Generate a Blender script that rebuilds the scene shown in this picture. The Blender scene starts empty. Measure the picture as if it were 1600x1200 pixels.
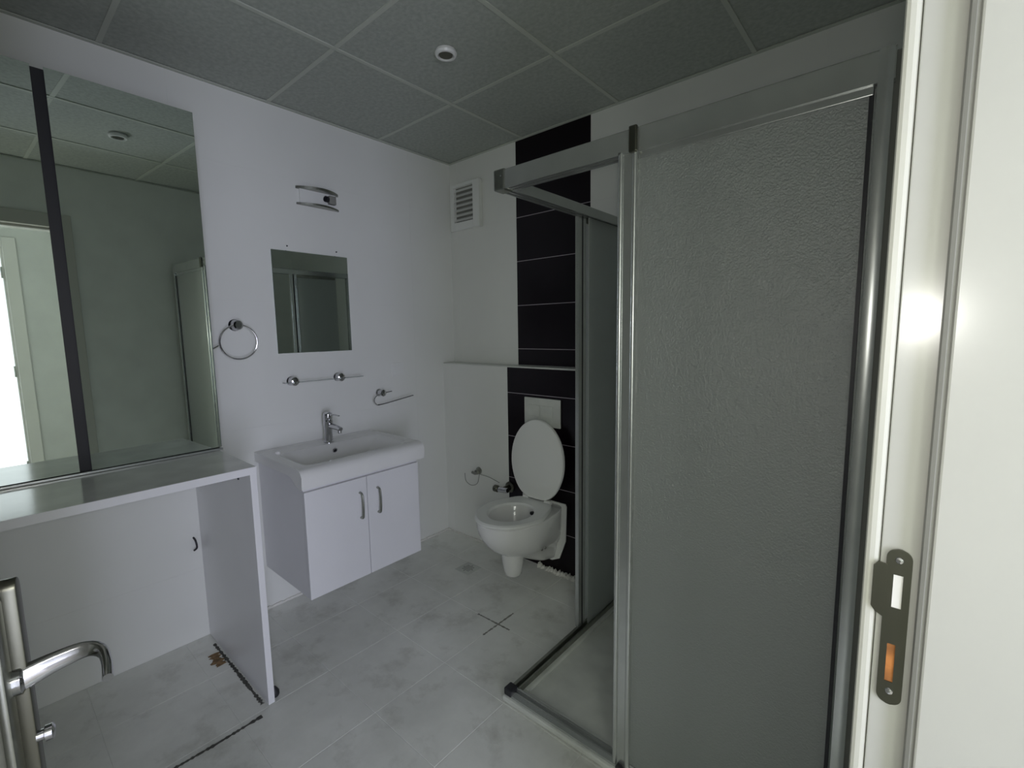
import bpy, bmesh, math, random
from mathutils import Vector, Matrix
random.seed(7)
C = bpy.context.scene.collection
PI = math.pi

# ------------------------------------------------------------------ camera
CAM = Vector((2.3711, -2.1567, 1.3677))
YAW, PITCH, ROLL = 0.7112, 0.1146, -0.0156
fw = Vector((-math.sin(YAW)*math.cos(PITCH), math.cos(YAW)*math.cos(PITCH), -math.sin(PITCH)))
rt = Vector((math.cos(YAW), math.sin(YAW), 0)); up = rt.cross(fw)
r2 = rt*math.cos(ROLL) + up*math.sin(ROLL); u2 = -rt*math.sin(ROLL) + up*math.cos(ROLL)
cd = bpy.data.cameras.new('camera'); cam = bpy.data.objects.new('camera', cd); C.objects.link(cam)
cd.sensor_fit = 'HORIZONTAL'; cd.sensor_width = 36; cd.lens = 725.23*36/1600; cd.clip_start = 0.01
m = Matrix((( r2.x, u2.x, -fw.x), (r2.y, u2.y, -fw.y), (r2.z, u2.z, -fw.z))).to_4x4(); m.translation = CAM
cam.matrix_world = m
bpy.context.scene.camera = cam

# ------------------------------------------------------------------ light
W = bpy.data.worlds.new('world'); bpy.context.scene.world = W; W.use_nodes = True
bpy.context.scene.cycles.diffuse_bounces = 8; bpy.context.scene.cycles.max_bounces = 14
W.node_tree.nodes['Background'].inputs[0].default_value = (.75, .85, .95, 1)
W.node_tree.nodes['Background'].inputs[1].default_value = .3
def area(name, loc, rot, sx, sy, power, col):
    l = bpy.data.lights.new(name, 'AREA'); l.shape = 'RECTANGLE'; l.size = sx; l.size_y = sy
    l.energy = power; l.color = col
    o = bpy.data.objects.new(name, l); C.objects.link(o); o.location = loc; o.rotation_euler = rot; return o
# daylight of the room across the hall, coming through its open door
area('daylight', (4.25, -2.74, 1.12), (0, math.radians(90), 0), 2.0, .62, 27.0, (.73, .75, 1.0))
area('room_daylight', (4.7, -2.2, 1.1), (0, math.radians(90), 0), 2.2, 2.2, 26.0, (.92, .95, 1.0))
# added fill light in the hall, brightens the toilet and far floor
area('hall_fill', (3.77, -3.5, 1.35), (0, math.radians(90), 0), 1.6, .8, 17.0, (.95, 1.0, .90))
# the phone's small lamp next to its lens
fl = bpy.data.lights.new('phone_lamp', 'POINT'); fl.energy = 4.2; fl.shadow_soft_size = .02; fl.color = (1, .985, .93)
fo = bpy.data.objects.new('phone_lamp', fl); C.objects.link(fo); fo.location = CAM + Vector((.012, 0, .012))
vs = bpy.context.scene.view_settings
vs.view_transform = 'Standard'; vs.look = 'None'; vs.gamma = 1; vs.exposure = 0.46; vs.use_curve_mapping = False

# ------------------------------------------------------------------ materials
def mat(name, col, rough=.5, metal=0, bump=0, bscale=200, mott=0, mscale=6, spec=.5, trans=0, coat=0, bdist=.002):
    M = bpy.data.materials.new(name); M.use_nodes = True; nt = M.node_tree; b = nt.nodes['Principled BSDF']
    b.inputs['Base Color'].default_value = (*col, 1); b.inputs['Roughness'].default_value = rough
    b.inputs['Metallic'].default_value = metal; b.inputs['Specular IOR Level'].default_value = spec
    b.inputs['Transmission Weight'].default_value = trans; b.inputs['Coat Weight'].default_value = coat
    geo = nt.nodes.new('ShaderNodeNewGeometry')
    if mott:
        n = nt.nodes.new('ShaderNodeTexNoise'); n.inputs['Scale'].default_value = mscale; n.inputs['Detail'].default_value = 6
        nt.links.new(geo.outputs['Position'], n.inputs['Vector'])
        r = nt.nodes.new('ShaderNodeValToRGB'); r.color_ramp.elements[0].position = .32; r.color_ramp.elements[1].position = .68
        r.color_ramp.elements[0].color = (*[c*(1-mott) for c in col], 1); r.color_ramp.elements[1].color = (*[min(1, c*(1+mott*.5)) for c in col], 1)
        nt.links.new(n.outputs['Fac'], r.inputs[0]); nt.links.new(r.outputs[0], b.inputs['Base Color'])
    if bump:
        n = nt.nodes.new('ShaderNodeTexNoise'); n.inputs['Scale'].default_value = bscale; n.inputs['Detail'].default_value = 3
        nt.links.new(geo.outputs['Position'], n.inputs['Vector'])
        p = nt.nodes.new('ShaderNodeBump'); p.inputs['Strength'].default_value = bump; p.inputs['Distance'].default_value = bdist
        nt.links.new(n.outputs['Fac'], p.inputs['Height']); nt.links.new(p.outputs[0], b.inputs['Normal'])
    return M
M = {}
M['plaster'] = mat('plaster', (.80, .82, .77), .8, mott=.05, bump=.1)
M['white_tile'] = mat('white_tile', (.84, .85, .82), .32, mott=.02, mscale=3)
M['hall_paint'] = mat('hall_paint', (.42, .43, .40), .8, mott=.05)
M['grout'] = mat('grout', (.78, .79, .76), .8)
M['black_tile'] = mat('black_tile', (.006, .003, .006), .3, spec=.25, mott=.15, mscale=8)
M['pale_grout'] = mat('pale_grout', (.42, .38, .42), .8)
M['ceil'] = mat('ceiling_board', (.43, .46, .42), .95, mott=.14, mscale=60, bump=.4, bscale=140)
M['tbar'] = mat('ceiling_bar', (.53, .56, .50), .7)
M['white'] = mat('white_lacquer', (.82, .82, .84), .28, mott=.03, mscale=3)
M['counter'] = mat('counter_laminate', (.74, .75, .72), .12, mott=.12, mscale=9)
M['ceramic'] = mat('ceramic', (.86, .86, .85), .1, coat=.3)
M['plastic'] = mat('white_plastic', (.85, .86, .84), .3)
M['chrome'] = mat('chrome', (.62, .62, .64), .12, metal=1)
M['alu'] = mat('aluminium', (.58, .60, .59), .27, metal=.75, mott=.05, mscale=20)
M['steel'] = mat('brushed_steel', (.36, .37, .33), .36, metal=1, mott=.15, mscale=30)
M['dark'] = mat('dark_plastic', (.02, .02, .025), .5)
M['seal'] = mat('grey_seal', (.26, .26, .24), .6)
M['mirror'] = mat('mirror_glass', (.76, .83, .78), .012, metal=1)
M['door'] = mat('cream_paint', (.47, .47, .43), .2, mott=.03, mscale=4, spec=.3)
M['wood'] = mat('bare_wood', (.42, .16, .04), .8, mott=.4, mscale=60)
M['grime'] = mat('grime', (.28, .28, .25), .9, mott=.4, mscale=30)
M['grime_dark'] = mat('grime_dark', (.09, .09, .08), .9, mott=.4, mscale=30)
M['rust'] = mat('rust_stain', (.25, .16, .08), .9, mott=.5, mscale=60)
M['caulk'] = mat('caulk', (.75, .74, .70), .7, bump=.5, bscale=60)
M['hall_floor'] = mat('hall_floor', (.45, .42, .36), .4, mott=.1)
M['brass'] = mat('dark_steel', (.15, .15, .12), .35, metal=1)
M['tray'] = mat('tray_acrylic', (.66, .68, .64), .35, mott=.12, mscale=10)

# frosted shower acrylic with a pebbled grain
G = mat('frosted_panel', (.40, .42, .43), .27, spec=1.0, bump=1.0, bscale=230, bdist=.0035, mott=.06, mscale=70)
nt = G.node_tree; tl = nt.nodes.new('ShaderNodeBsdfTranslucent'); tl.inputs[0].default_value = (.92, .95, .93, 1)
ms = nt.nodes.new('ShaderNodeMixShader'); ms.inputs[0].default_value = .68
nt.links.new(nt.nodes['Principled BSDF'].outputs[0], ms.inputs[1]); nt.links.new(tl.outputs[0], ms.inputs[2])
gs = nt.nodes.new('ShaderNodeBsdfGlossy'); gs.inputs['Roughness'].default_value = .37; gs.inputs['Color'].default_value = (.95, .95, .92, 1)
bmp = [n for n in nt.nodes if n.type == 'BUMP'][0]; nt.links.new(bmp.outputs[0], gs.inputs['Normal'])
m2 = nt.nodes.new('ShaderNodeMixShader'); m2.inputs[0].default_value = .16
nt.links.new(ms.outputs[0], m2.inputs[1]); nt.links.new(gs.outputs[0], m2.inputs[2])
nt.links.new(m2.outputs[0], nt.nodes['Material Output'].inputs['Surface'])
M['frost'] = G
gl = mat('clear_glass', (.85, .9, .88), .03, trans=.9); M['glass'] = gl

# floor tile: pale grey with scuffs and dried dirt
def floor_mat():
    m_ = mat('floor_tile', (.5, .5, .46), .42); nt = m_.node_tree; b = nt.nodes['Principled BSDF']
    geo = nt.nodes.new('ShaderNodeNewGeometry')
    def noise(sc, det, a, b_, c1, c2):
        n = nt.nodes.new('ShaderNodeTexNoise'); n.inputs['Scale'].default_value = sc; n.inputs['Detail'].default_value = det
        n.inputs['Roughness'].default_value = .65
        nt.links.new(geo.outputs['Position'], n.inputs['Vector'])
        r = nt.nodes.new('ShaderNodeValToRGB'); r.color_ramp.elements[0].position = a; r.color_ramp.elements[1].position = b_
        r.color_ramp.elements[0].color = c1; r.color_ramp.elements[1].color = c2
        nt.links.new(n.outputs['Fac'], r.inputs[0]); return r
    r1 = noise(2.6, 8, .38, .62, (.72, .73, .69, 1), (.84, .85, .81, 1))
    r2_ = noise(5.5, 9, .30, .47, (.55, .54, .50, 1), (1, 1, 1, 1))
    mx = nt.nodes.new('ShaderNodeMix'); mx.data_type = 'RGBA'; mx.blend_type = 'MULTIPLY'; mx.inputs[0].default_value = .55
    nt.links.new(r1.outputs[0], mx.inputs[6]); nt.links.new(r2_.outputs[0], mx.inputs[7])
    nt.links.new(mx.outputs[2], b.inputs['Base Color']); return m_
M['floor'] = floor_mat()

# ------------------------------------------------------------------ helpers
def bx(bm, x0, x1, y0, y1, z0, z1, bev=0, seg=2):
    v = [bm.verts.new((x, y, z)) for x in (x0, x1) for y in (y0, y1) for z in (z0, z1)]
    fs = [bm.faces.new([v[i] for i in q]) for q in ((0,1,3,2),(4,6,7,5),(0,4,5,1),(2,3,7,6),(0,2,6,4),(1,5,7,3))]
    if bev:
        es = {e for f in fs for e in f.edges}
        bmesh.ops.bevel(bm, geom=list(es), offset=bev, segments=seg, affect='EDGES', profile=.5)
    return bm
def box(*a, **k): return bx(bmesh.new(), *a, **k)
def ring_faces(bm, rings, cap0=True, cap1=True, closed=True):
    n = len(rings[0])
    for a, b in zip(rings, rings[1:]):
        for i in range(n if closed else n-1):
            j = (i+1) % n
            bm.faces.new((a[i], a[j], b[j], b[i]))
    if cap0: bm.faces.new(list(reversed(rings[0])))
    if cap1: bm.faces.new(rings[-1])
def tube(bm, pts, r, seg=12, flat=1.0, cap=True, radii=None, ref=None):
    pts = [Vector(p) for p in pts]; rings = []; prev = None
    for i, p in enumerate(pts):
        t = (pts[min(i+1, len(pts)-1)] - pts[max(i-1, 0)]).normalized()
        a = ref if ref else (prev if prev else (Vector((0,0,1)) if abs(t.z) < .9 else Vector((1,0,0))))
        a = Vector(a); u = (a - t*a.dot(t)).normalized(); w = t.cross(u); prev = u
        rr = radii[i] if radii else r
        rings.append([bm.verts.new(p + u*(rr*math.cos(2*PI*k/seg)) + w*(rr*flat*math.sin(2*PI*k/seg))) for k in range(seg)])
    ring_faces(bm, rings, cap, cap); return bm
def arc(c, r, a0, a1, n, u, v):
    c, u, v = Vector(c), Vector(u), Vector(v)
    return [c + u*(r*math.cos(a0+(a1-a0)*i/n)) + v*(r*math.sin(a0+(a1-a0)*i/n)) for i in range(n+1)]
def torus(bm, c, R, r, u, v, seg=40, s2=8):
    c, u, v = Vector(c), Vector(u).normalized(), Vector(v).normalized(); w = u.cross(v); rings = []
    for i in range(seg):
        a = 2*PI*i/seg; d = u*math.cos(a) + v*math.sin(a)
        rings.append([bm.verts.new(c + d*(R + r*math.cos(2*PI*k/s2)) + w*(r*math.sin(2*PI*k/s2))) for k in range(s2)])
    rings.append(rings[0])
    for a, b in zip(rings, rings[1:]):
        for k in range(s2):
            j = (k+1) % s2; bm.faces.new((a[k], a[j], b[j], b[k]))
    return bm
def lathe(bm, c, axis, prof, seg=24):
    """prof: list of (distance along axis, radius)"""
    c, ax = Vector(c), Vector(axis).normalized()
    u = ax.orthogonal().normalized(); w = ax.cross(u); rings = []
    for d, r in prof:
        rings.append([bm.verts.new(c + ax*d + (u*math.cos(2*PI*k/seg) + w*math.sin(2*PI*k/seg))*max(r, 1e-4)) for k in range(seg)])
    ring_faces(bm, rings); return bm
def prism(bm, poly, axis, a, b, bev=0):
    """extrude 2D polygon along 'x','y' or 'z' between a and b"""
    def P(p, t):
        return {'x': (t, p[0], p[1]), 'y': (p[0], t, p[1]), 'z': (p[0], p[1], t)}[axis]
    A = [bm.verts.new(P(p, a)) for p in poly]; B = [bm.verts.new(P(p, b)) for p in poly]
    fs = [bm.faces.new(A), bm.faces.new(list(reversed(B)))]
    n = len(poly)
    for i in range(n):
        j = (i+1) % n; fs.append(bm.faces.new((A[j], A[i], B[i], B[j])))
    if bev:
        es = [e for f in fs[:2] for e in f.edges]
        bmesh.ops.bevel(bm, geom=es, offset=bev, segments=2, affect='EDGES', profile=.5)
    return bm
org = {}
def obj(name, bm, m_, parent=None, smooth=False, kind=None):
    o = org.get(parent.name, Vector((0,0,0))) if parent else Vector((0,0,0))
    bmesh.ops.recalc_face_normals(bm, faces=bm.faces)
    if o.length: bmesh.ops.translate(bm, vec=-o, verts=bm.verts)
    me = bpy.data.meshes.new(name); bm.to_mesh(me); bm.free()
    me.materials.append(M[m_] if isinstance(m_, str) else m_)
    if smooth:
        for p in me.polygons: p.use_smooth = True
        try: me.set_sharp_from_angle(angle=math.radians(35))
        except Exception: pass
    ob = bpy.data.objects.new(name, me); C.objects.link(ob)
    if parent: ob.parent = parent; org[ob.name] = o
    if kind: ob['kind'] = kind
    return ob
def tag(o, label, cat, group=None):
    o['label'] = label; o['category'] = cat
    if group: o['group'] = group
    return o
def thing(name, label, cat, loc=(0,0,0), group=None):
    o = bpy.data.objects.new(name, None); C.objects.link(o); o.location = loc; org[o.name] = Vector(loc); o.empty_display_size = .05
    return tag(o, label, cat, group)
def struct(name, bm, m_, parent=None):
    o = obj(name, bm, m_, parent)
    if not parent: o['kind'] = 'structure'
    return o
def piece(name, mesh_cache, key, x, y, z, dims, m_, parent, bev=.0012):
    """box-shaped piece sharing mesh data between alike pieces; (x,y,z) is its low corner"""
    if key not in mesh_cache:
        b = box(0, dims[0], 0, dims[1], 0, dims[2], bev=bev, seg=1); bmesh.ops.recalc_face_normals(b, faces=b.faces)
        me = bpy.data.meshes.new(name); b.to_mesh(me); b.free(); me.materials.append(M[m_]); mesh_cache[key] = me
    ob = bpy.data.objects.new(name, mesh_cache[key]); C.objects.link(ob); ob.parent = parent
    ob.location = (x, y, z); return ob
cache = {}

# ------------------------------------------------------------------ room shell
RX, H, SY = 2.36, 2.45, -3.0       # east wall, ceiling height, south wall
WD = .12                           # wall thickness
LD = .104                          # depth of the low cistern wall
LZ = 1.161                         # its top
JY, HY = -1.59, -2.34              # strike jamb, hinge jamb
DH = 2.06                          # door opening height
TK = .007                          # tile thickness
struct('floor', box(-.15, 4.25, SY-.1, .15, -.12, -.0016), 'floor')
floor = bpy.data.objects['floor']
wl = struct('wall_left', box(-.15, -.0008, SY-.1, .15, -.05, H+.1), 'grout')
wb = struct('wall_back', box(-TK, RX+WD, .0008, .15, -.05, H+.1), 'grout')
wbl = struct('wall_back', box(-TK, RX, -LD+.0008, TK-.001, -.05, LZ-.006), 'grout')
wr = struct('wall_right', box(RX, RX+WD, JY+.03, .15, -.05, H+.1), 'plaster')
struct('wall_right', box(RX, RX+WD, SY-.1, HY-.03, -.05, H+.1), 'plaster')
struct('wall_right', box(RX, RX+WD, HY-.03, JY+.03, DH+.03, H+.1), 'plaster')
struct('wall_front', box(-.15, RX, SY-.1, SY, -.05, H+.1), 'plaster')
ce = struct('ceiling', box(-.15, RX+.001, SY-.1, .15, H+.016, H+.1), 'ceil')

def cuts(lo, hi, first, step):
    v = [lo]; x = first
    while x <= lo + .01: x += step
    while x < hi - .01: v.append(x); x += step
    v.append(hi); return v
# floor tiles
xs = cuts(0, RX, .65-.66, .33); ys = cuts(SY, -LD, -.67-.33*8, .33)
g = .0016
for i in range(len(xs)-1):
    for j in range(len(ys)-1):
        w_, h_ = xs[i+1]-xs[i]-g, ys[j+1]-ys[j]-g
        piece('floor_tile', cache, ('f', round(w_, 3), round(h_, 3)), xs[i]+g/2, ys[j]+g/2, -TK, (w_, h_, TK + random.uniform(-.0003, .0003)), 'floor', floor)
# left wall tiles
ys = cuts(SY, 0, -2.735, 1.2); zs = cuts(0, H, .326, .6); g = .0006
for i in range(len(ys)-1):
    for j in range(len(zs)-1):
        w_, h_ = ys[i+1]-ys[i]-g, zs[j+1]-zs[j]-g
        piece('white_tile', cache, ('l', round(w_, 3), round(h_, 3)), -TK, ys[i]+g/2, zs[j]+g/2, (TK, w_, h_), 'white_tile', wl, .0002)
# back wall, upper and lower part, with the black tiled column
BX0, BX1 = .566, 1.067
ZJ = [0, .235, .489, .744, 1.004, LZ, 1.258, 1.515, 1.772, 2.022, 2.28, H]
def back(parent, z0, z1, y):
    zz = [z for z in ZJ if z0 - 1e-4 <= z <= z1 + .007]; zz[-1] = z1
    xx = [0, .066, BX0, BX1, 1.567, 2.067, RX]
    for i in range(len(xx)-1):
        for j in range(len(zz)-1):
            blk = abs(xx[i]-BX0) < 1e-6; g_ = .0036 if blk else .0006
            if blk and j == len(zz)-2 and z1 > 2: pass
            w_, h_ = xx[i+1]-xx[i]-(.001 if blk else g_), zz[j+1]-zz[j]-g_
            piece('black_tile' if blk else 'white_tile', cache, ('b', blk, round(w_, 3), round(h_, 3)), xx[i]+.0005, y, zz[j]+g_/2, (w_, TK, h_), 'black_tile' if blk else 'white_tile', parent, .0002)
back(wb, LZ, H, 0); back(wbl, 0, LZ-.006, -LD)
piece('grout_strip', cache, 'gs1', BX0+.002, .0005, LZ, (BX1-BX0-.004, .003, H-LZ), 'pale_grout', wb, 0)
piece('grout_strip', cache, 'gs2', BX0+.002, -LD+.0005, 0, (BX1-BX0-.004, .003, LZ-.008), 'pale_grout', wbl, 0)
obj('ledge_top', box(0, RX-.001, -LD-.001, 0, LZ-.006, LZ+.001, bev=.001), 'tray', wbl)
# ceiling: laid-in boards on a grid of narrow bars
gx = [0, .6245, 1.2245, 1.8245, RX]; gy = [SY, -2.94, -2.34, -1.74, -1.14, -.54, 0]
for i in range(len(gx)-1):
    for j in range(len(gy)-1):
        a, b_ = gx[i+1]-gx[i], gy[j+1]-gy[j]
        if b_ < .1: continue
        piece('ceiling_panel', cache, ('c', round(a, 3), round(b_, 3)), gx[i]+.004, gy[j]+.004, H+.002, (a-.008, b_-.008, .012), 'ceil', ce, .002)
for x in gx[1:-1]:
    piece('grid_bar', cache, 'gbx', x-.009, SY, H-.002, (.018, -SY, .004), 'tbar', ce, .0008)
for y in gy[1:-1]:
    for i in range(len(gx)-1):
        a = gx[i+1]-gx[i]-.023
        piece('grid_bar', cache, ('gby', round(a, 3)), gx[i]+.0115, y-.009, H-.002, (a, .018, .004), 'tbar', ce, .0008)
t = box(0, .018, SY, 0, H-.004, H); bx(t, .018, RX, -.018, 0, H-.004, H); bx(t, RX-.018, RX, SY, -.018, H-.004, H)
obj('wall_angle', t, 'tbar', ce)

# hall beyond the doorway
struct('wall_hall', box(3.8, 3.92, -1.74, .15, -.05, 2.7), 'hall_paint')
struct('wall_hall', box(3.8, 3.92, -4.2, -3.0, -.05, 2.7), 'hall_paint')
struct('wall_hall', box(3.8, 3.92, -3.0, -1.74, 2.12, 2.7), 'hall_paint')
struct('wall_hall', box(RX+WD, 3.8, -.6, -.5, -.05, 2.7), 'plaster')
struct('wall_hall', box(RX+WD-.6, 3.8, -4.2, -4.1, -.05, 2.7), 'plaster')
struct('ceiling', box(RX+WD, 3.8, -4.2, .1, 2.6, 2.7), 'plaster')
struct('floor', box(RX+WD+.001, 4.9, -4.2, SY-.1, -.1, 0), 'hall_floor')
struct('floor', box(RX+WD+.001, 4.9, SY-.1, .1, -.006, 0), 'hall_floor')
t = box(3.785, 3.80, -1.76, -1.68, 0, 2.18, bev=.003); bx(t, 3.785, 3.80, -3.08, -2.98, 0, 2.18, bev=.003); bx(t, 3.785, 3.80, -2.98, -1.76, 2.10, 2.18, bev=.003)
f2 = struct('trim_2', t, 'door')
t = box(3.80, 3.92, -1.775, -1.742, 0, 2.10); bx(t, 3.80, 3.92, -3.0, -2.97, 0, 2.10); obj('jamb', t, 'door', f2)
for z in (.25, 1.05, 1.85): obj('hinge', lathe(bmesh.new(), (3.782, -1.782, z), (0,0,1), [(0,.007),(.09,.007)], 10), 'steel', f2)

# ------------------------------------------------------------------ bathroom door frame
t = box(RX-.012, RX, JY, JY+.085, 0, DH+.085, bev=.004)
bx(t, RX-.012, RX, HY-.085, HY, 0, DH+.085, bev=.004)
bx(t, RX-.012, RX, HY, JY, DH, DH+.085, bev=.004)
M['casing'] = mat('casing_paint', (.56, .56, .50), .4, mott=.03, mscale=4)
fr = struct('trim_1', t, 'casing')
fr_j = box(RX+.0005, RX+WD, JY+.0015, JY+.03, 0, DH+.03, bev=.001)
bx(fr_j, RX+.0005, RX+WD, HY-.03, HY-.0015, 0, DH+.03, bev=.001); bx(fr_j, RX+.0005, RX+WD, HY, JY, DH+.0015, DH+.03, bev=.001)
obj('jamb', fr_j, 'door', fr)
# rebate stop on the hall side with its soft seal
SX = 2.397
t = box(SX, RX+WD+.0, JY-.013, JY+.001, 0, DH, bev=.002); bx(t, SX, RX+WD, HY-.001, HY+.013, 0, DH, bev=.002); bx(t, SX, RX+WD, HY+.013, JY-.013, DH-.013, DH, bev=.002)
obj('door_stop', t, 'door', fr)
obj('door_seal', tube(bmesh.new(), [(SX-.003, JY-.0065, .0), (SX-.003, JY-.0065, DH-.02)], .0042, 8), 'seal', fr)
t = box(RX+WD, RX+WD+.012, JY-.013, JY+.085, 0, DH+.085, bev=.003)
bx(t, RX+WD, RX+WD+.012, HY-.085, HY+.013, 0, DH+.085, bev=.003)
obj('architrave', t, 'door', fr)
# strike plate with latch hole, bolt hole and lip
def rounded(cx, z0, z1, hw, n=8):
    p = []
    for k in range(n+1): a = PI*k/n; p.append((cx + hw*math.cos(a), z1 - hw + hw*math.sin(a)))
    for k in range(n+1): a = PI + PI*k/n; p.append((cx + hw*math.cos(a), z0 + hw + hw*math.sin(a)))
    return p
px, pz0, pz1, hw = 2.3752, .990, 1.152, .0098
t = bmesh.new()
def plate_with_holes(bm, y0, y1):
    outer = rounded(px, pz0, pz1, hw, 8)
    holes = [(px-.0035, px+.0038, 1.092, 1.126), (px-.0042, px+.0022, 1.014, 1.054)]
    # strips between the holes
    zs_ = [pz0, 1.014, 1.054, 1.092, 1.126, pz1]
    def inside(z):
        if z > pz1-hw: d = z-(pz1-hw); return math.sqrt(max(0, hw*hw-d*d))
        if z < pz0+hw: d = (pz0+hw)-z; return math.sqrt(max(0, hw*hw-d*d))
        return hw
    def strip(za, zb, xa=None, xb=None, n=1):
        pts = []
        for k in range(n+1): z = za+(zb-za)*k/n; pts.append((xb if xb is not None else px+inside(z), z))
        for k in range(n, -1, -1): z = za+(zb-za)*k/n; pts.append((xa if xa is not None else px-inside(z), z))
        q = []
        for p_ in pts:
            if not q or (abs(p_[0]-q[-1][0])+abs(p_[1]-q[-1][1])) > 1e-5: q.append(p_)
        prism(bm, q, 'y', y0, y1)
    strip(pz0+.0001, 1.014, n=14); strip(1.054, 1.092); strip(1.126, pz1-.0001, n=14)
    for h in holes:
        strip(h[2], h[3], xb=h[0]); strip(h[2], h[3], xa=h[1])
    # lip towards the room
    prism(bm, [(px-hw+.001, 1.135), (px-hw-.006, 1.136), (px-hw-.0095, 1.131), (px-hw-.0095, 1.089), (px-hw-.006, 1.084), (px-hw+.001, 1.080)], 'y', y0-.001, y1-.001)
plate_with_holes(t, JY-.0022, JY-.0002)
sp = obj('strike_plate', t, 'brass', fr); sp['label'] = 'dark steel strike plate with two slots'
obj('bolt_recess', box(px-.0042, px+.0022, JY-.0012, JY+.0008, 1.014, 1.054), 'wood', sp)
obj('latch_recess', box(px-.0035, px+.0038, JY-.0011, JY+.0008, 1.092, 1.126), 'caulk', sp)
for z in (1.004, 1.141):
    obj('screw', lathe(bmesh.new(), (px, JY-.002, z), (0,-1,0), [(0,.0036),(.0008,.003),(.0012,.001)], 12), 'chrome', sp)

# open door leaf, only its leading edge and handle reach into the frame
dr = bpy.data.objects.new('door_1', None); C.objects.link(dr); dr.location = (RX, -2.302, 0); dr.rotation_euler = (0, 0, math.radians(169.2))
dr['kind'] = 'structure'; org['door_1'] = Vector((0,0,0))
leaf = obj('leaf', box(.004, .745, 0, .04, .008, DH-.006, bev=.0025), 'door', dr)
# long backplate: a flat flange and a raised spine
t = prism(bmesh.new(), rounded(.702, .855, 1.098, .021), 'y', -.0075, 0, bev=.002)
bp = obj('backplate', t, 'steel', dr, True)
t = prism(bmesh.new(), rounded(.722, .845, 1.112, .011), 'y', -.019, -.003, bev=.0015)
obj('lock_spine', t, 'brass', bp, True)
def curve_pts(ctrl, n=8):
    out = []; P = [Vector(c) for c in ctrl]; P = [P[0]*2-P[1]] + P + [P[-1]*2-P[-2]]
    for i in range(1, len(P)-2):
        for k in range(n):
            s = k/n; a, b_, c, d = P[i-1], P[i], P[i+1], P[i+2]
            out.append(.5*((2*b_) + (c-a)*s + (2*a-5*b_+4*c-d)*s*s + (-a+3*b_-3*c+d)*s**3))
    out.append(P[-2]); return out
cp = curve_pts([(.715,-.012,1.000), (.716,-.035,1.006), (.714,-.064,1.011), (.704,-.079,1.009), (.690,-.084,1.001), (.674,-.085,.990)])
rad = [.0145 - .0055*min(1, i/18) for i in range(len(cp))]
hd = obj('lever_handle', tube(bmesh.new(), cp, .012, 16, flat=.55, radii=rad, ref=(0,0,1)), 'chrome', dr, True)
obj('collar', lathe(bmesh.new(), (.715,-.006,1.000), (0,-1,0), [(0,.0155),(.008,.0155),(.010,.012)], 20), 'chrome', hd, True)
obj('thumb_turn', lathe(bmesh.new(), (.715,-.018,.928), (0,-1,0), [(0,.006),(.006,.006),(.007,.0085),(.013,.0085),(.015,.005)], 16), 'chrome', dr, True)
for z in (.25, 1.05, 1.82):
    obj('hinge', lathe(bmesh.new(), (-.006,-.006,z), (0,0,1), [(0,.006),(.09,.006)], 10), 'steel', dr)

# ------------------------------------------------------------------ shower
SXC, SYC = 1.32, -.96
sh = thing('shower_enclosure', 'corner shower enclosure with aluminium frame, frosted grey sliding panels and low tray', 'shower', (SXC, SYC, 0))
t = bmesh.new()
bx(t, SXC-.02, RX-.002, SYC-.03, -LD-.001, 0.001, .012, bev=.003)
tray_ = obj('tray', t, 'tray', sh)
t = bmesh.new()
bx(t, SXC-.024, RX-.002, SYC-.034, SYC+.045, .001, .022, bev=.005); bx(t, SXC-.024, SXC+.04, SYC+.045, -LD-.001, .001, .022, bev=.005)
obj('rim', t, 'tray', tray_)
obj('drain', lathe(bmesh.new(), (1.85, -.5, .0115), (0,0,1), [(0,.045),(.003,.045),(.004,.04)], 24), 'chrome', tray_)
RZ0, RZ1 = 1.826, 1.886
def rail_profile(horizontal_out):  # small stepped aluminium section
    return horizontal_out
# top rails: front (along x) and side (along y), stepped section
t = bmesh.new()
prism(t, [(SYC-.022, RZ0), (SYC-.022, RZ1-.004), (SYC-.018, RZ1), (SYC+.02, RZ1), (SYC+.024, RZ1-.004), (SYC+.024, RZ0), (SYC+.016, RZ0), (SYC+.016, RZ0+.02), (SYC+.003, RZ0+.02), (SYC+.003, RZ0), (SYC-.004, RZ0), (SYC-.004, RZ0+.02), (SYC-.016, RZ0+.02), (SYC-.016, RZ0)], 'x', SXC+.022, RX-.044)
tf = obj('top_rail', t, 'alu', sh)
t = bmesh.new()
prism(t, [(SXC-.022, RZ0), (SXC-.022, RZ0+.034), (SXC-.018, RZ0+.038), (SXC+.02, RZ0+.038), (SXC+.024, RZ0+.034), (SXC+.024, RZ0), (SXC+.016, RZ0), (SXC+.016, RZ0+.02), (SXC+.003, RZ0+.02), (SXC+.003, RZ0), (SXC-.004, RZ0), (SXC-.004, RZ0+.02), (SXC-.016, RZ0+.02), (SXC-.016, RZ0)], 'y', SYC+.022, -.003)
obj('top_rail', t, 'alu', sh)
t = box(SXC-.026, SXC+.022, SYC-.026, SYC+.022, RZ0-.004, RZ1+.003, bev=.006)
cb = obj('corner_bracket', t, 'steel', sh)
obj('screw', lathe(bmesh.new(), (SXC+.006, SYC-.0255, 1.866), (0,-1,0), [(0,.003),(.001,.002)], 10), 'chrome', cb)
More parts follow.
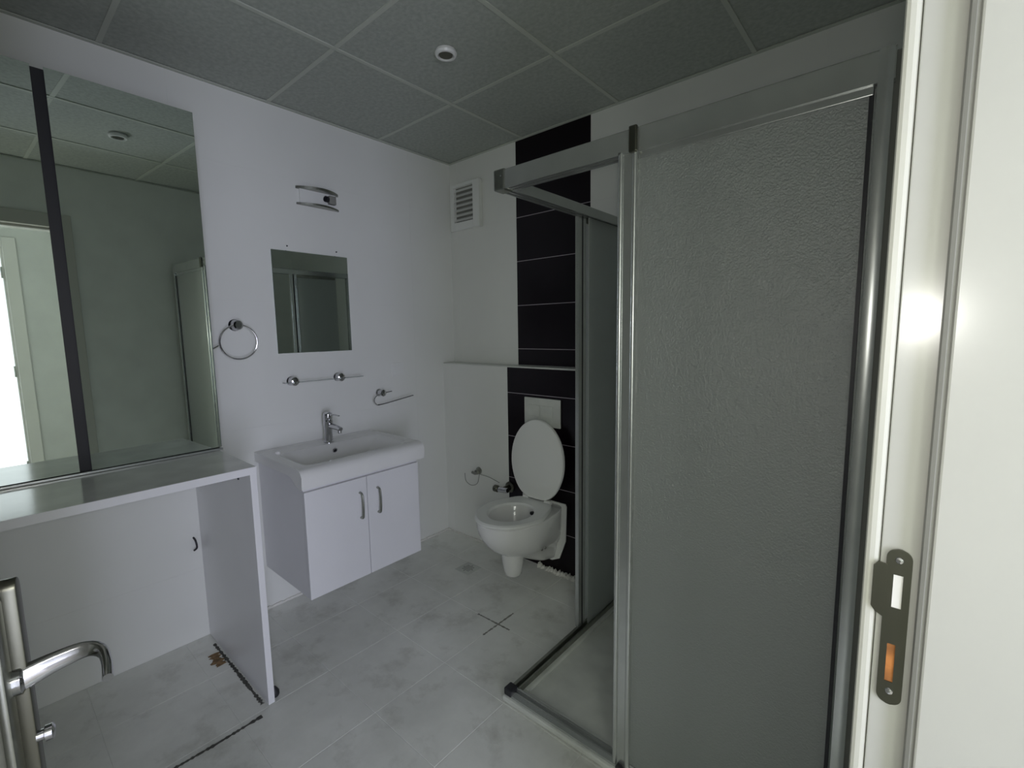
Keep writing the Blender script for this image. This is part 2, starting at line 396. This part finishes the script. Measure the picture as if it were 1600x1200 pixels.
# bottom rails
t = bmesh.new(); prism(t, [(SYC-.024, .022), (SYC-.024, .030), (SYC-.012, .038), (SYC-.006, .038), (SYC-.004, .028), (SYC+.006, .028), (SYC+.008, .040), (SYC+.016, .040), (SYC+.020, .022)], 'x', SXC+.012, RX-.044)
obj('bottom_rail', t, 'alu', sh)
t = bmesh.new(); prism(t, [(SXC-.020, .022), (SXC-.020, .034), (SXC-.012, .044), (SXC+.0, .044), (SXC+.004, .030), (SXC+.012, .030), (SXC+.014, .040), (SXC+.020, .040), (SXC+.022, .022)], 'y', SYC+.012, -LD-.002)
obj('bottom_rail', t, 'steel', sh)
obj('corner_bracket', box(SXC-.022, SXC+.014, SYC-.026, SYC+.014, .022, .05, bev=.005), 'dark', sh)
# wall profiles
t = bmesh.new(); prism(t, [(RX-.046, SYC-.0222), (RX-.051, SYC-.0236), (RX-.058, SYC-.0242), (RX-.065, SYC-.0236), (RX-.070, SYC-.0222), (RX-.070, SYC+.02), (RX-.046, SYC+.02)], 'z', .04, RZ1)
obj('wall_profile', t, 'alu', sh, True)
obj('wall_channel', box(RX-.046, RX-.001, SYC+.004, SYC+.02, .04, RZ1), 'seal', sh)  # recess beside the profile, its shade put into the darker grey
obj('wall_profile', box(SXC-.016, SXC+.016, -LD-.028, -LD-.001, .044, LZ-.002, bev=.003), 'alu', sh)
obj('wall_profile', box(SXC-.016, SXC+.016, -.028, -.001, LZ+.002, RZ0, bev=.003), 'alu', sh)
# stile: pair of half-round ribs on a flat web
def stile(axis, c, off, w, z0, z1, rib=.0075):
    b = bmesh.new()
    if axis == 'x':   # runs along x, faces -y
        y = off; bx(b, c-w/2, c+w/2, y-.006, y+.010, z0, z1)
        for s in (-1, 1): tube(b, [(c+s*(w/2-rib), y-.006, z0), (c+s*(w/2-rib), y-.006, z1)], rib, 14)
    else:
        x = off; bx(b, x-.006, x+.008, c-w/2, c+w/2, z0, z1)
        for s in (-1, 1): tube(b, [(x-.002, c+s*(w/2-rib), z0), (x-.002, c+s*(w/2-rib), z1)], rib, 14)
    return b
PX = 1.772
# front: fixed panel behind, sliding door in front of it
fp = obj('fixed_panel', box(PX+.02, RX-.064, SYC+.008, SYC+.012, .04, RZ0+.012), 'frost', sh)
sd = obj('sliding_door', box(PX, RX-.075, SYC-.012, SYC-.008, .034, RZ0+.002), 'frost', sh)
obj('stile', stile('x', PX, SYC-.012, .055, .034, RZ0+.004), 'alu', sd, True)
obj('door_rail', box(PX+.028, RX-.075, SYC-.016, SYC-.006, RZ0-.018, RZ0+.006, bev=.002), 'alu', sd)
obj('door_rail', box(PX+.028, RX-.075, SYC-.016, SYC-.006, .034, .052, bev=.002), 'alu', sd)
obj('back_stile', box(RX-.082, RX-.075, SYC-.014, SYC-.004, .034, RZ0), 'dark', sd)
obj('roller_cap', box(PX+.008, PX+.030, SYC-.034, SYC-.0225, RZ0-.004, RZ1+.002, bev=.003), 'brass', sd)
for s in (-.02, .02): obj('screw', lathe(bmesh.new(), (PX+s, SYC-.026, RZ0+.002), (0,-1,0), [(0,.004),(.003,.003)], 10), 'chrome', sd)
obj('roller', lathe(bmesh.new(), (PX+.0, SYC-.03, .030), (0,1,0), [(0,.012),(.01,.012)], 16), 'dark', sd)
# side: sliding door pushed back over the fixed panel
PY = -.478
fp2 = obj('fixed_panel', box(SXC+.008, SXC+.012, PY+.03, -LD-.012, .04, RZ0-.002), 'frost', sh)
sd2 = obj('sliding_door', box(SXC-.012, SXC-.008, PY+.014, -LD-.03, .046, RZ0-.004), 'frost', sh)
b = box(SXC-.016, SXC+.0, PY-.030, PY-.006, .046, RZ0); bx(b, SXC-.016, SXC+.0, PY+.004, PY+.026, .046, RZ0)
for y in (PY-.024, PY+.010, PY+.020): tube(b, [(SXC-.014, y, .046), (SXC-.014, y, RZ0)], .0055, 12)
obj('stile', b, 'alu', sd2, True)
obj('seal_strip', box(SXC-.012, SXC+.0, PY-.006, PY+.004, .046, RZ0), 'dark', sd2)
obj('door_rail', box(SXC-.016, SXC-.003, PY+.026, -LD-.03, RZ0-.022, RZ0-.002, bev=.002), 'steel', sd2)

# ------------------------------------------------------------------ counter with open bay
CZ = .908
ct = thing('washing_machine_counter', 'white open counter bay with glossy worktop under the mirrored cabinet', 'counter', (.3, -2.2, 0))
obj('worktop', box(.002, .65, -2.90, -1.543, CZ-.026, CZ, bev=.0015), 'counter', ct)
obj('edge_band', box(.650, .652, -2.90, -1.543, CZ-.026, CZ), 'white', ct)
obj('side_panel', box(.002, .65, -1.565, -1.543, .004, CZ-.026, bev=.001), 'white', ct)
obj('side_panel', box(.002, .65, -2.90, -2.878, .004, CZ-.026, bev=.001), 'white', ct)
ft = obj('foot', lathe(bmesh.new(), (.615, -1.530, .002), (0,0,1), [(0,.014),(.006,.017),(.018,.017),(.03,.010),(.036,.006)], 20), 'dark', ct, True)
mc = thing('mirror_cabinet', 'tall shallow wall cabinet with two sliding mirror doors above the counter', 'cabinet', (.13, -1.95, CZ))
MT = 2.195
obj('body', box(.002, .262, -2.42, -1.535, CZ+.001, MT-.002), 'dark', mc)
MIRY = -1.939
def mirror_door(y0, y1, x, th=.005):
    o_ = obj('mirror_door', box(x-th, x, y0, y1, CZ+.012, MT, bev=.0008, seg=1), 'mirror', mc); return o_
import math as _m
def tilt_door(y0, y1, x0, t, hinge):
    # a sliding door that stands very slightly out of square with the wall
    b = box(-.004, 0, y0-hinge, y1-hinge, CZ+.012, MT)
    bmesh.ops.rotate(b, cent=(0,0,0), matrix=Matrix.Rotation(t, 3, 'Z'), verts=b.verts)
    bmesh.ops.translate(b, vec=(x0, hinge, 0), verts=b.verts)
    return obj('mirror_door', b, 'mirror', mc)
tilt_door(-1.928, -1.532, .275, .036, -1.46)
tilt_door(-2.40, -1.958, .275, .022, -1.46)
obj('centre_track', box(.262, .270, -1.958, -1.926, CZ+.012, MT), 'dark', mc)
obj('bottom_track', box(.262, .292, -2.42, -1.532, CZ+.001, CZ+.009, bev=.001), 'alu', mc)

# ------------------------------------------------------------------ vanity
va = thing('vanity_cabinet', 'white two-door wall-hung vanity cabinet below the washbasin', 'cabinet', (.24, -1.0, .22))
b = box(.002, .458, -1.300, -1.284, .222, .752); bx(b, .002, .458, -.724, -.708, .222, .752)
bx(b, .002, .458, -1.284, -.724, .222, .238); bx(b, .002, .018, -1.284, -.724, .238, .70); bx(b, .44, .458, -1.284, -.724, .690, .712)
obj('body', b, 'white', va)
for (y0, y1, hy) in ((-1.305, -1.012, -1.050), (-1.008, -.713, -.957)):
    d = obj('door', box(.460, .478, y0, y1, .226, .703, bev=.0015), 'white', va)
    pts = [(.478, hy, .515), (.492, hy, .516), (.500, hy, .522), (.504, hy, .545), (.505, hy, .575), (.504, hy, .605), (.500, hy, .628), (.492, hy, .634), (.478, hy, .635)]
    obj('handle', tube(bmesh.new(), curve_pts(pts, 3), .0052, 10), 'steel', d, True)
# washbasin: height field top with rolled apron
wbn = thing('washbasin', 'white rectangular ceramic washbasin with deep rolled front edge', 'washbasin', (.24, -.985, .72))
X1, Y0, Y1, ZT = .485, -1.315, -.672, .803
def sst(a, b_, x): s = max(0, min(1, (x-a)/(b_-a))); return s*s*(3-2*s)
def basin_z(x, y):
    z = ZT
    if x < .012: z += .004
    e = (x-(X1-.05))/.05
    if e > 0: z -= .034*(1-math.sqrt(max(0, 1-e*e)))
    ix = min(sst(.125, .165, x), 1-sst(.375, .425, x)); iy = min(sst(Y0+.045, Y0+.15, y), 1-sst(Y1-.15, Y1-.045, y))
    z -= .105*min(ix, 1)*iy*(.75+.25*sst(.15, .3, x))
    return z
t = bmesh.new(); nx, ny = 48, 60; gr = []
for i in range(nx+1):
    x = .002 + (X1-.002)*i/nx
    gr.append([t.verts.new((x, Y0+(Y1-Y0)*j/ny, basin_z(x, Y0+(Y1-Y0)*j/ny))) for j in range(ny+1)])
for i in range(nx):
    for j in range(ny): t.faces.new((gr[i][j], gr[i+1][j], gr[i+1][j+1], gr[i][j+1]))
def zlow(x): return .760 - .045*sst(.36, .46, x)
lowL = [t.verts.new((gr[i][0].co.x, Y0, zlow(gr[i][0].co.x))) for i in range(nx+1)]
lowR = [t.verts.new((gr[i][0].co.x, Y1, zlow(gr[i][0].co.x))) for i in range(nx+1)]
for i in range(nx):
    t.faces.new((gr[i][0], gr[i+1][0], lowL[i+1], lowL[i])); t.faces.new((gr[i][ny], gr[i+1][ny], lowR[i+1], lowR[i]))
def row(fn): return [t.verts.new(fn(gr[nx][j].co.y)) for j in range(1, ny)]
fl_ = [lowL[nx]] + row(lambda y: (X1-.004, y, .717)) + [lowR[nx]]
for v in (lowL[nx], lowR[nx]): v.co.x = X1-.004; v.co.z = .717
for j in range(ny): t.faces.new((gr[nx][j], gr[nx][j+1], fl_[j+1], fl_[j]))
bi = [t.verts.new((X1-.024, v.co.y, .717)) for v in fl_]
for j in range(ny): t.faces.new((fl_[j], fl_[j+1], bi[j+1], bi[j]))
bj = [t.verts.new((X1-.024, v.co.y, .757)) for v in fl_]
for j in range(ny): t.faces.new((bi[j], bi[j+1], bj[j+1], bj[j]))
obj('bowl', t, 'ceramic', wbn, True)
ov = obj('overflow_ring', torus(bmesh.new(), (.153, -.985, .770), .011, .0025, (0,1,0), (.35,0,.94), 24), 'chrome', wbn, True)
obj('overflow_hole', lathe(bmesh.new(), (.150, -.985, .769), (.94,0,-.35), [(-.004,.010),(.003,.0105)], 18), 'dark', wbn)
obj('drain', lathe(bmesh.new(), (.28, -.985, .700), (0,0,1), [(-.01,.022),(.001,.024),(.003,.02)], 22), 'chrome', wbn, True)
# mixer tap
tp = thing('mixer_tap', 'chrome single-lever mixer tap standing on the washbasin', 'tap', (.075, -.985, ZT))
tx, ty = .082, -.980
obj('body', lathe(bmesh.new(), (tx, ty, ZT), (.06,0,1), [(0,.026),(.006,.026),(.010,.021),(.075,.020),(.085,.024),(.115,.0245),(.120,.021)], 24), 'chrome', tp, True)
obj('spout', tube(bmesh.new(), curve_pts([(tx,ty,ZT+.080),(tx+.03,ty+.005,ZT+.088),(tx+.08,ty+.010,ZT+.084),(tx+.108,ty+.012,ZT+.078)],5), .014, 16, radii=[.016-.004*i/15 for i in range(16)]), 'chrome', tp, True)
obj('aerator', lathe(bmesh.new(), (tx+.098, ty+.011, ZT+.077), (0,0,-1), [(0,.010),(.018,.010),(.020,.008)], 16), 'chrome', tp, True)
cap_ = obj('cap', lathe(bmesh.new(), (tx+.005, ty, ZT+.121), (.12,0,1), [(0,.023),(.014,.025),(.032,.022),(.038,.012),(.040,.0)], 24), 'chrome', tp, True)
obj('lever', tube(bmesh.new(), [(tx+.02,ty+.004,ZT+.146),(tx+.06,ty+.008,ZT+.150),(tx+.098,ty+.012,ZT+.147)], .010, 12, flat=.4, radii=[.011,.008,.006], ref=(0,1,0)), 'chrome', cap_, True)
t = bmesh.new(); bmesh.ops.create_icosphere(t, subdivisions=2, radius=.012)
for v in t.verts: v.co.z *= .8; v.co += Vector((random.uniform(-.002,.002), random.uniform(-.002,.002), 0)) + Vector((.125, -1.255, ZT+.006))
M['soap'] = mat('soap', (.95, .95, .95), .6)
tag(obj('soap_scrap', t, 'soap', None, True), 'small white crumb of soap on the left corner of the washbasin', 'soap')

# ------------------------------------------------------------------ things on the left wall
# frameless mirror
sm = tag(obj('mirror', box(.002, .008, -1.172, -.773, 1.272, 1.776, bev=.0012, seg=1), 'mirror'), 'frameless rectangular wall mirror above the washbasin', 'mirror')
for y in (-1.09, -.83):
    tag(obj('screw', lathe(bmesh.new(), (.0, y, 1.80), (1,0,0), [(0,.004),(.004,.003)], 10), 'dark'), 'small dark screw in the wall above the %s top corner of the frameless mirror' % ('left' if y < -1 else 'right'), 'screw', 'screws above the mirror')
# wall lamp without its cover
la = thing('wall_lamp', 'white arched wall lamp with missing cover above the small mirror', 'lamp', (0, -.918, 2.05))
def bow(z0, z1, dep, y0=-1.030, y1=-.806, th=.004):
    p = []; n = 14
    for k in range(n+1): s = k/n; y = y0+(y1-y0)*s; p.append((.002+.006+dep*4*s*(1-s), y))
    poly = p + [(.002, y1), (.002, y0)]
    return prism(bmesh.new(), poly, 'z', z0, z1)
obj('top_shelf', bow(2.086, 2.098, .050), 'steel', la)
obj('bottom_shelf', bow(2.010, 2.019, .042), 'steel', la)
obj('backplate', box(.001, .016, -1.015, -.825, 2.018, 2.090, bev=.002), 'plastic', la)
obj('lamp_holder', box(.016, .040, -.872, -.835, 2.034, 2.076, bev=.003), 'seal', la)
obj('socket', lathe(bmesh.new(), (.028, -.878, 2.056), (.4,-1,0), [(0,.015),(.014,.015),(.0145,.011),(.004,.010)], 20), 'dark', la, True)
# towel ring
tg = thing('towel_ring', 'chrome towel ring on the wall beside the mirrored cabinet', 'towel ring', (0, -1.352, 1.412))
obj('mount', lathe(bmesh.new(), (.001, -1.356, 1.412), (1,0,0), [(0,.027),(.006,.027),(.012,.02),(.03,.015),(.040,.021),(.050,.0205),(.055,.014)], 24), 'chrome', tg, True)
obj('ring', torus(bmesh.new(), (.045, -1.357, 1.335), .078, .0036, (0,1,0), (0.05,0,1)), 'chrome', tg, True)
hk = tag(obj('hook_rod', tube(bmesh.new(), [(.002,-1.500,1.282),(.03,-1.490,1.290),(.046,-1.440,1.320)], .004, 10), 'chrome', None, True), 'short chrome rod poking out from behind the mirrored cabinet', 'rod')
# rail with two round mounts under the mirror
rl = thing('towel_rail', 'slim rail on two chrome mounts under the small mirror', 'towel rail', (0, -1.0, 1.13))
for y in (-1.118, -.868):
    obj('mount', lathe(bmesh.new(), (.001, y, 1.132), (1,0,0), [(0,.023),(.006,.023),(.012,.017),(.028,.014),(.036,.021),(.048,.021),(.054,.012)], 22), 'chrome', rl, True)
obj('bar', box(.030, .062, -1.172, -.742, 1.126, 1.1305, bev=.0015), 'glass', rl)
# toilet roll holder
ph = thing('toilet_roll_holder', 'chrome bent-wire toilet roll holder right of the washbasin', 'holder', (0, -.61, 1.015))
obj('mount', lathe(bmesh.new(), (.001, -.612, 1.017), (1,0,0), [(0,.022),(.006,.022),(.012,.016),(.030,.013),(.040,.019),(.050,.019),(.054,.010)], 22), 'chrome', ph, True)
obj('arm', tube(bmesh.new(), curve_pts([(.05,-.555,1.022),(.05,-.600,1.018),(.05,-.655,1.008),(.05,-.676,.985),(.05,-.668,.962),(.05,-.640,.952),(.05,-.52,.965),(.05,-.400,.980)],4), .0035, 8), 'chrome', ph, True)
# socket cover
so = thing('socket_cover', 'white blank socket plate on the wall above the roll holder', 'socket', (0,-.473,1.145))
obj('frame', box(.0005, .008, -.513, -.433, 1.105, 1.185, bev=.002), 'plastic', so)
obj('insert', box(.008, .010, -.500, -.446, 1.118, 1.172, bev=.0008), 'plastic', so)
# wire ends
def wire(pts, label, r=.0035, name='wire_end', m_='dark'):
    tag(obj(name, tube(bmesh.new(), curve_pts(pts, 5), r, 8), m_, None, True), label, 'wire')
wire([(.0,-1.272,.560),(.018,-1.271,.552),(.022,-1.270,.535),(.014,-1.264,.522)], 'short dark wire end on the wall between counter and vanity')
wire([(.0,-1.592,.475),(.020,-1.590,.465),(.024,-1.588,.435),(.012,-1.596,.420)], 'short dark wire end inside the counter bay near its corner', .004)
wire([(.56,-1.566,.866),(.562,-1.574,.860),(.562,-1.574,.850)], 'tiny dark clip inside the counter bay under the worktop', .003, 'clip')

# ------------------------------------------------------------------ vent grille
vg = thing('vent_grille', 'white louvred ventilation grille high in the corner', 'vent', (.15, 0, 2.16))
ox0, ox1, oz0, oz1, ix0, ix1, iz0, iz1 = .028, .292, 2.017, 2.302, .062, .234, 2.066, 2.284
t = bmesh.new()
bx(t, ox0, ix0, -.028, -.001, oz0, oz1, bev=.002); bx(t, ix1, ox1, -.028, -.001, oz0, oz1, bev=.002)
bx(t, ix0, ix1, -.028, -.001, oz0, iz0, bev=.002); bx(t, ix0, ix1, -.028, -.001, iz1, oz1, bev=.002)
obj('frame', t, 'plastic', vg)
obj('duct', box(ix0, ix1, -.004, -.001, iz0, iz1), 'seal', vg)
for k in range(7):
    z = iz0 + .006 + k*(iz1-iz0-.004)/7
    obj('slat', prism(bmesh.new(), [(-.026, z), (-.024, z-.001), (-.006, z+.018), (-.008, z+.020)], 'x', ix0, ix1), 'plastic', vg)

# ------------------------------------------------------------------ ceiling spotlights
for (x, y, lab) in ((.925, -.842, 'round recessed ceiling spotlight with white rim nearest the back wall'), (1.50, -1.44, 'round recessed ceiling spotlight seen in the mirrored cabinet')):
    s = thing('ceiling_spotlight', lab, 'lamp', (x, y, H), 'ceiling spotlights')
    obj('rim', lathe(bmesh.new(), (x, y, H), (0,0,-1), [(0,.040),(.010,.043),(.018,.039),(.019,.031),(.006,.028)], 32), 'plastic', s, True)
    obj('bulb', lathe(bmesh.new(), (x, y, H-.004), (0,0,-1), [(0,.028),(.012,.026),(.013,.001)], 24), 'brass', s, True)

# ------------------------------------------------------------------ toilet
TX = .832
to = thing('toilet', 'white wall-hung toilet with raised lid below the flush plate', 'toilet', (TX, -LD, .25))
def ring_pts(z, wf, yf, wbk, n=64, yb=-LD-.012):
    yc = yf*.45 + yb*.55 if yf < -.45 else (yf+yb)/2
    out = []
    for k in range(n):
        a = 2*PI*k/n; s, c = math.sin(a), math.cos(a)
        if c >= 0:
            out.append((TX + wf*s, yc - (yc-yf)*c, z))
        else:
            e = 2/7
            yy = yc + (yb-yc)*abs(c)**e; tt = (yy-yc)/(yb-yc); w_ = wf + (wbk-wf)*tt
            out.append((TX + w_*(abs(s)**e)*(1 if s > 0 else -1), yy, z))
    return out
lv = [(.404,.180,-.588,.153),(.398,.188,-.592,.153),(.37,.187,-.591,.152),(.33,.179,-.580,.151),(.29,.165,-.556,.149),(.25,.145,-.520,.146),(.215,.122,-.470,.138),(.185,.098,-.405,.12),(.155,.088,-.34,.112),(.125,.078,-.28,.102),(.095,.066,-.22,.09),(.075,.045,-.17,.06)]
t = bmesh.new()
def addring(p): return [t.verts.new(q) for q in p]
R_ = [addring(ring_pts(*l)) for l in reversed(lv)]
def inner(z, w, yf, yb):
    yc = (yf+yb)/2; return [(TX+w*math.sin(2*PI*k/64), yc-(yc-yf)*math.cos(2*PI*k/64), z) for k in range(64)]
for z, w, yf, yb in ((.404,.135,-.552,-.235),(.398,.130,-.546,-.24),(.375,.128,-.543,-.243),(.35,.118,-.525,-.255),(.30,.095,-.48,-.28),(.26,.07,-.43,-.30),(.235,.035,-.38,-.32)):
    R_.append(addring(inner(z, w, yf, yb)))
ring_faces(t, R_)
obj('bowl', t, 'ceramic', to, True)
obj('outlet_stub', lathe(bmesh.new(), (TX+.008, -.395, .225), (0,0,-1), [(0,.062),(.06,.058),(.11,.050),(.132,.046),(.140,.038)], 28), 'ceramic', to, True)
# gasket against the wall
poly = [(TX-.152,.41),(TX-.150,.20),(TX-.11,.09),(TX-.06,.065),(TX+.06,.065),(TX+.11,.09),(TX+.152,.20),(TX+.158,.40),(TX+.15,.415),(TX-.15,.415)]
obj('wall_gasket', prism(bmesh.new(), poly, 'y', -LD-.011, -LD-.001, bev=.003), 'plastic', to)
for dy in (0, .028):
    obj('bolt_hole', lathe(bmesh.new(), (TX+.1215, -.292+dy, .215), (1,-.1,-.35), [(0,.006),(.006,.006)], 12), 'seal', to)
# seat ring
t = bmesh.new()
def oval(w, yf, yb, z): return ring_pts(z, w, yf, .12, yb=yb)
seat = []
for w, yf, yb, z in ((.183,-.592,-.175,.407),(.188,-.597,-.172,.412),(.187,-.596,-.173,.420),(.178,-.588,-.178,.427)):
    seat.append(addring(oval(w, yf, yb, z)))
for w, yf, yb, z in ((.120,-.530,-.255,.425),(.112,-.522,-.262,.416),(.113,-.523,-.261,.407)):
    seat.append(addring(inner(z, w, yf, yb)))
seat.append(seat[0])
for a, b_ in zip(seat, seat[1:]):
    for k in range(64):
        j = (k+1) % 64; t.faces.new((a[k], a[j], b_[j], b_[k]))
obj('seat', t, 'plastic', to, True)
# raised lid
t = bmesh.new(); N = 56
def lidring(s, off):
    out = []
    for k in range(N):
        a = 2*PI*k/N; zz = math.cos(a); xx = math.sin(a)
        w_ = .181 if zz > -.1 else .181 - .020*((-zz-.1)/.9)**1.6
        ex = abs(xx)**(1.0 if zz > 0 else .62)*(1 if xx > 0 else -1)
        zc = .650 + s*(.229 if zz > 0 else .215)*zz
        out.append((TX + .004 + s*w_*ex, -.158 + off - .075*(1-(zc-.42)/.46)*.35, zc))
    return out
L_ = [addring(lidring(s, o)) for s, o in ((.90,.012),(.985,.010),(1,.004),(1,-.004),(.985,-.010),(.93,-.014),(.6,-.016))]
ring_faces(t, L_)
obj('lid', t, 'plastic', to, True)
for s in (-.075, .075): obj('hinge', tube(bmesh.new(), [(TX+s-.02,-.172,.425),(TX+s+.02,-.172,.425)], .012, 12), 'plastic', to, True)
obj('flush_jet', lathe(bmesh.new(), (TX+.035, -.262, .384), (.1,-1,.2), [(-.01,.009),(.006,.010),(.008,.006)], 14), 'dark', to)
# flush plate
fp_ = thing('flush_plate', 'pale rectangular dual flush plate set in the black tiles', 'flush plate', (.825, -LD, .91))
obj('plate', box(.702, .952, -LD-.011, -LD-.001, .832, .990, bev=.004), 'tray', fp_)
obj('button', box(.735, .815, -LD-.014, -LD-.011, .885, .950, bev=.002), 'tray', fp_)
obj('button', box(.820, .905, -LD-.014, -LD-.011, .885, .950, bev=.002), 'tray', fp_)
# angle valve
av = thing('angle_valve', 'chrome angle stop valve on the low wall left of the toilet', 'valve', (.54, -LD, .42))
obj('rosette', lathe(bmesh.new(), (.575, -LD-.001, .425), (0,-1,0), [(0,.034),(.006,.033),(.012,.02),(.05,.016)], 24), 'brass', av, True)
obj('body', lathe(bmesh.new(), (.555, -LD-.045, .415), (1,0,.1), [(-.035,.015),(-.02,.018),(.0,.018),(.03,.018),(.04,.014)], 20), 'chrome', av, True)
obj('knob', lathe(bmesh.new(), (.520, -LD-.046, .413), (-1,0,0), [(0,.017),(.004,.021),(.03,.021),(.034,.016)], 12), 'brass', av, True)
bh = thing('bidet_spray_hook', 'small chrome wall hook on the low wall left of the valve', 'hook', (.31, -LD, .475))
obj('rosette', lathe(bmesh.new(), (.312, -LD-.001, .478), (0,-1,0), [(0,.024),(.005,.023),(.01,.014),(.03,.011)], 22), 'steel', bh, True)
obj('cradle', tube(bmesh.new(), [(.285,-LD-.035,.470),(.312,-LD-.038,.468),(.335,-LD-.035,.474)], .009, 12), 'steel', bh, True)
wire([(.20,-LD-.02,.445),(.23,-LD-.04,.405),(.29,-LD-.05,.390),(.335,-LD-.04,.41),(.345,-LD-.03,.47)], 'thin grey cable looped under the small wall hook', .002, 'cable', 'seal')
wire([(.35,-LD-.03,.468),(.42,-LD-.02,.460),(.50,-LD-.015,.440)], 'thin grey cable running from the wall hook to the valve', .002, 'cable', 'seal')

# ------------------------------------------------------------------ floor details
dn = thing('floor_drain', 'small square metal floor drain left of the toilet', 'drain', (.50, -.40, 0))
t = box(.445, .555, -.455, -.345, .0008, .003, bev=.001)
obj('frame', t, 'tray', dn)
t = bmesh.new()
for k in range(7):
    for l in range(7):
        if (k-3)**2 + (l-3)**2 < 10: lathe(t, (.50+(k-3)*.011, -.40+(l-3)*.011, .0028), (0,0,1), [(0,.0035),(.0006,.0035)], 8)
obj('holes', t, 'dark', dn, kind='stuff')
def strip(name, pts, w, h, m_, label, cat, jit=.3):
    """low irregular ridge along a floor path"""
    b = bmesh.new(); L = []; n = 0
    P = []
    for a, c in zip(pts, pts[1:]):
        a, c = Vector(a), Vector(c); k = max(2, int((c-a).length/.007))
        P += [a.lerp(c, i/k) for i in range(k)]
    P.append(Vector(pts[-1]))
    rings = []
    for i, p in enumerate(P):
        d = (P[min(i+1, len(P)-1)]-P[max(0, i-1)]).normalized(); s = Vector((-d.y, d.x, 0))
        ww = w*(1+random.uniform(-jit, jit)); hh = h*(1+random.uniform(-jit, jit))
        rings.append([b.verts.new(p-s*ww+Vector((0,0,.0004))), b.verts.new(p-s*ww*.4+Vector((0,0,hh))), b.verts.new(p+s*ww*.5+Vector((0,0,hh))), b.verts.new(p+s*ww+Vector((0,0,.0004)))])
    ring_faces(b, rings)
    o = obj(name, b, m_); 
    if label: tag(o, label, cat)
    return o
strip('caulk_line', [(.006,-1.54,0),(.006,-.30,0),(.006,-LD-.006,0),(.56,-LD-.006,0)], .006, .010, 'caulk', 'white caulk line where the left wall meets the floor', 'caulk')
strip('grout_lump', [(.80,-LD-.012,0),(.93,-LD-.016,0),(1.06,-LD-.012,0),(1.25,-LD-.010,0)], .016, .016, 'caulk', 'ragged white grout along the foot of the black tiles', 'grout', .6)
strip('grime_line', [(.677,-1.60,0),(.679,-1.75,0),(.672,-1.95,0),(.677,-2.3,0)], .006, .0016, 'grime_dark', 'dark grime line on the floor in front of the counter bay', 'grime', .55)
strip('grime_line', [(.10,-1.576,0),(.30,-1.575,0),(.62,-1.576,0)], .006, .003, 'grime_dark', 'dark grime along the bottom of the counter side panel', 'grime', .55)
strip('rust_patch', [(.17,-1.60,0),(.23,-1.604,0),(.27,-1.60,0)], .020, .0025, 'rust', 'brown stain on the floor inside the counter bay', 'stain', .5)
strip('grime_line', [(.85,-.672,0),(1.05,-.668,0)], .0042, .0010, 'grime', 'short dark floor mark of the cross, parallel to the back wall', 'grime', .5)
strip('grime_line', [(.980,-.77,0),(.981,-.56,0)], .0042, .0010, 'grime', 'short dark floor mark of the cross, running towards the back wall', 'grime', .5)
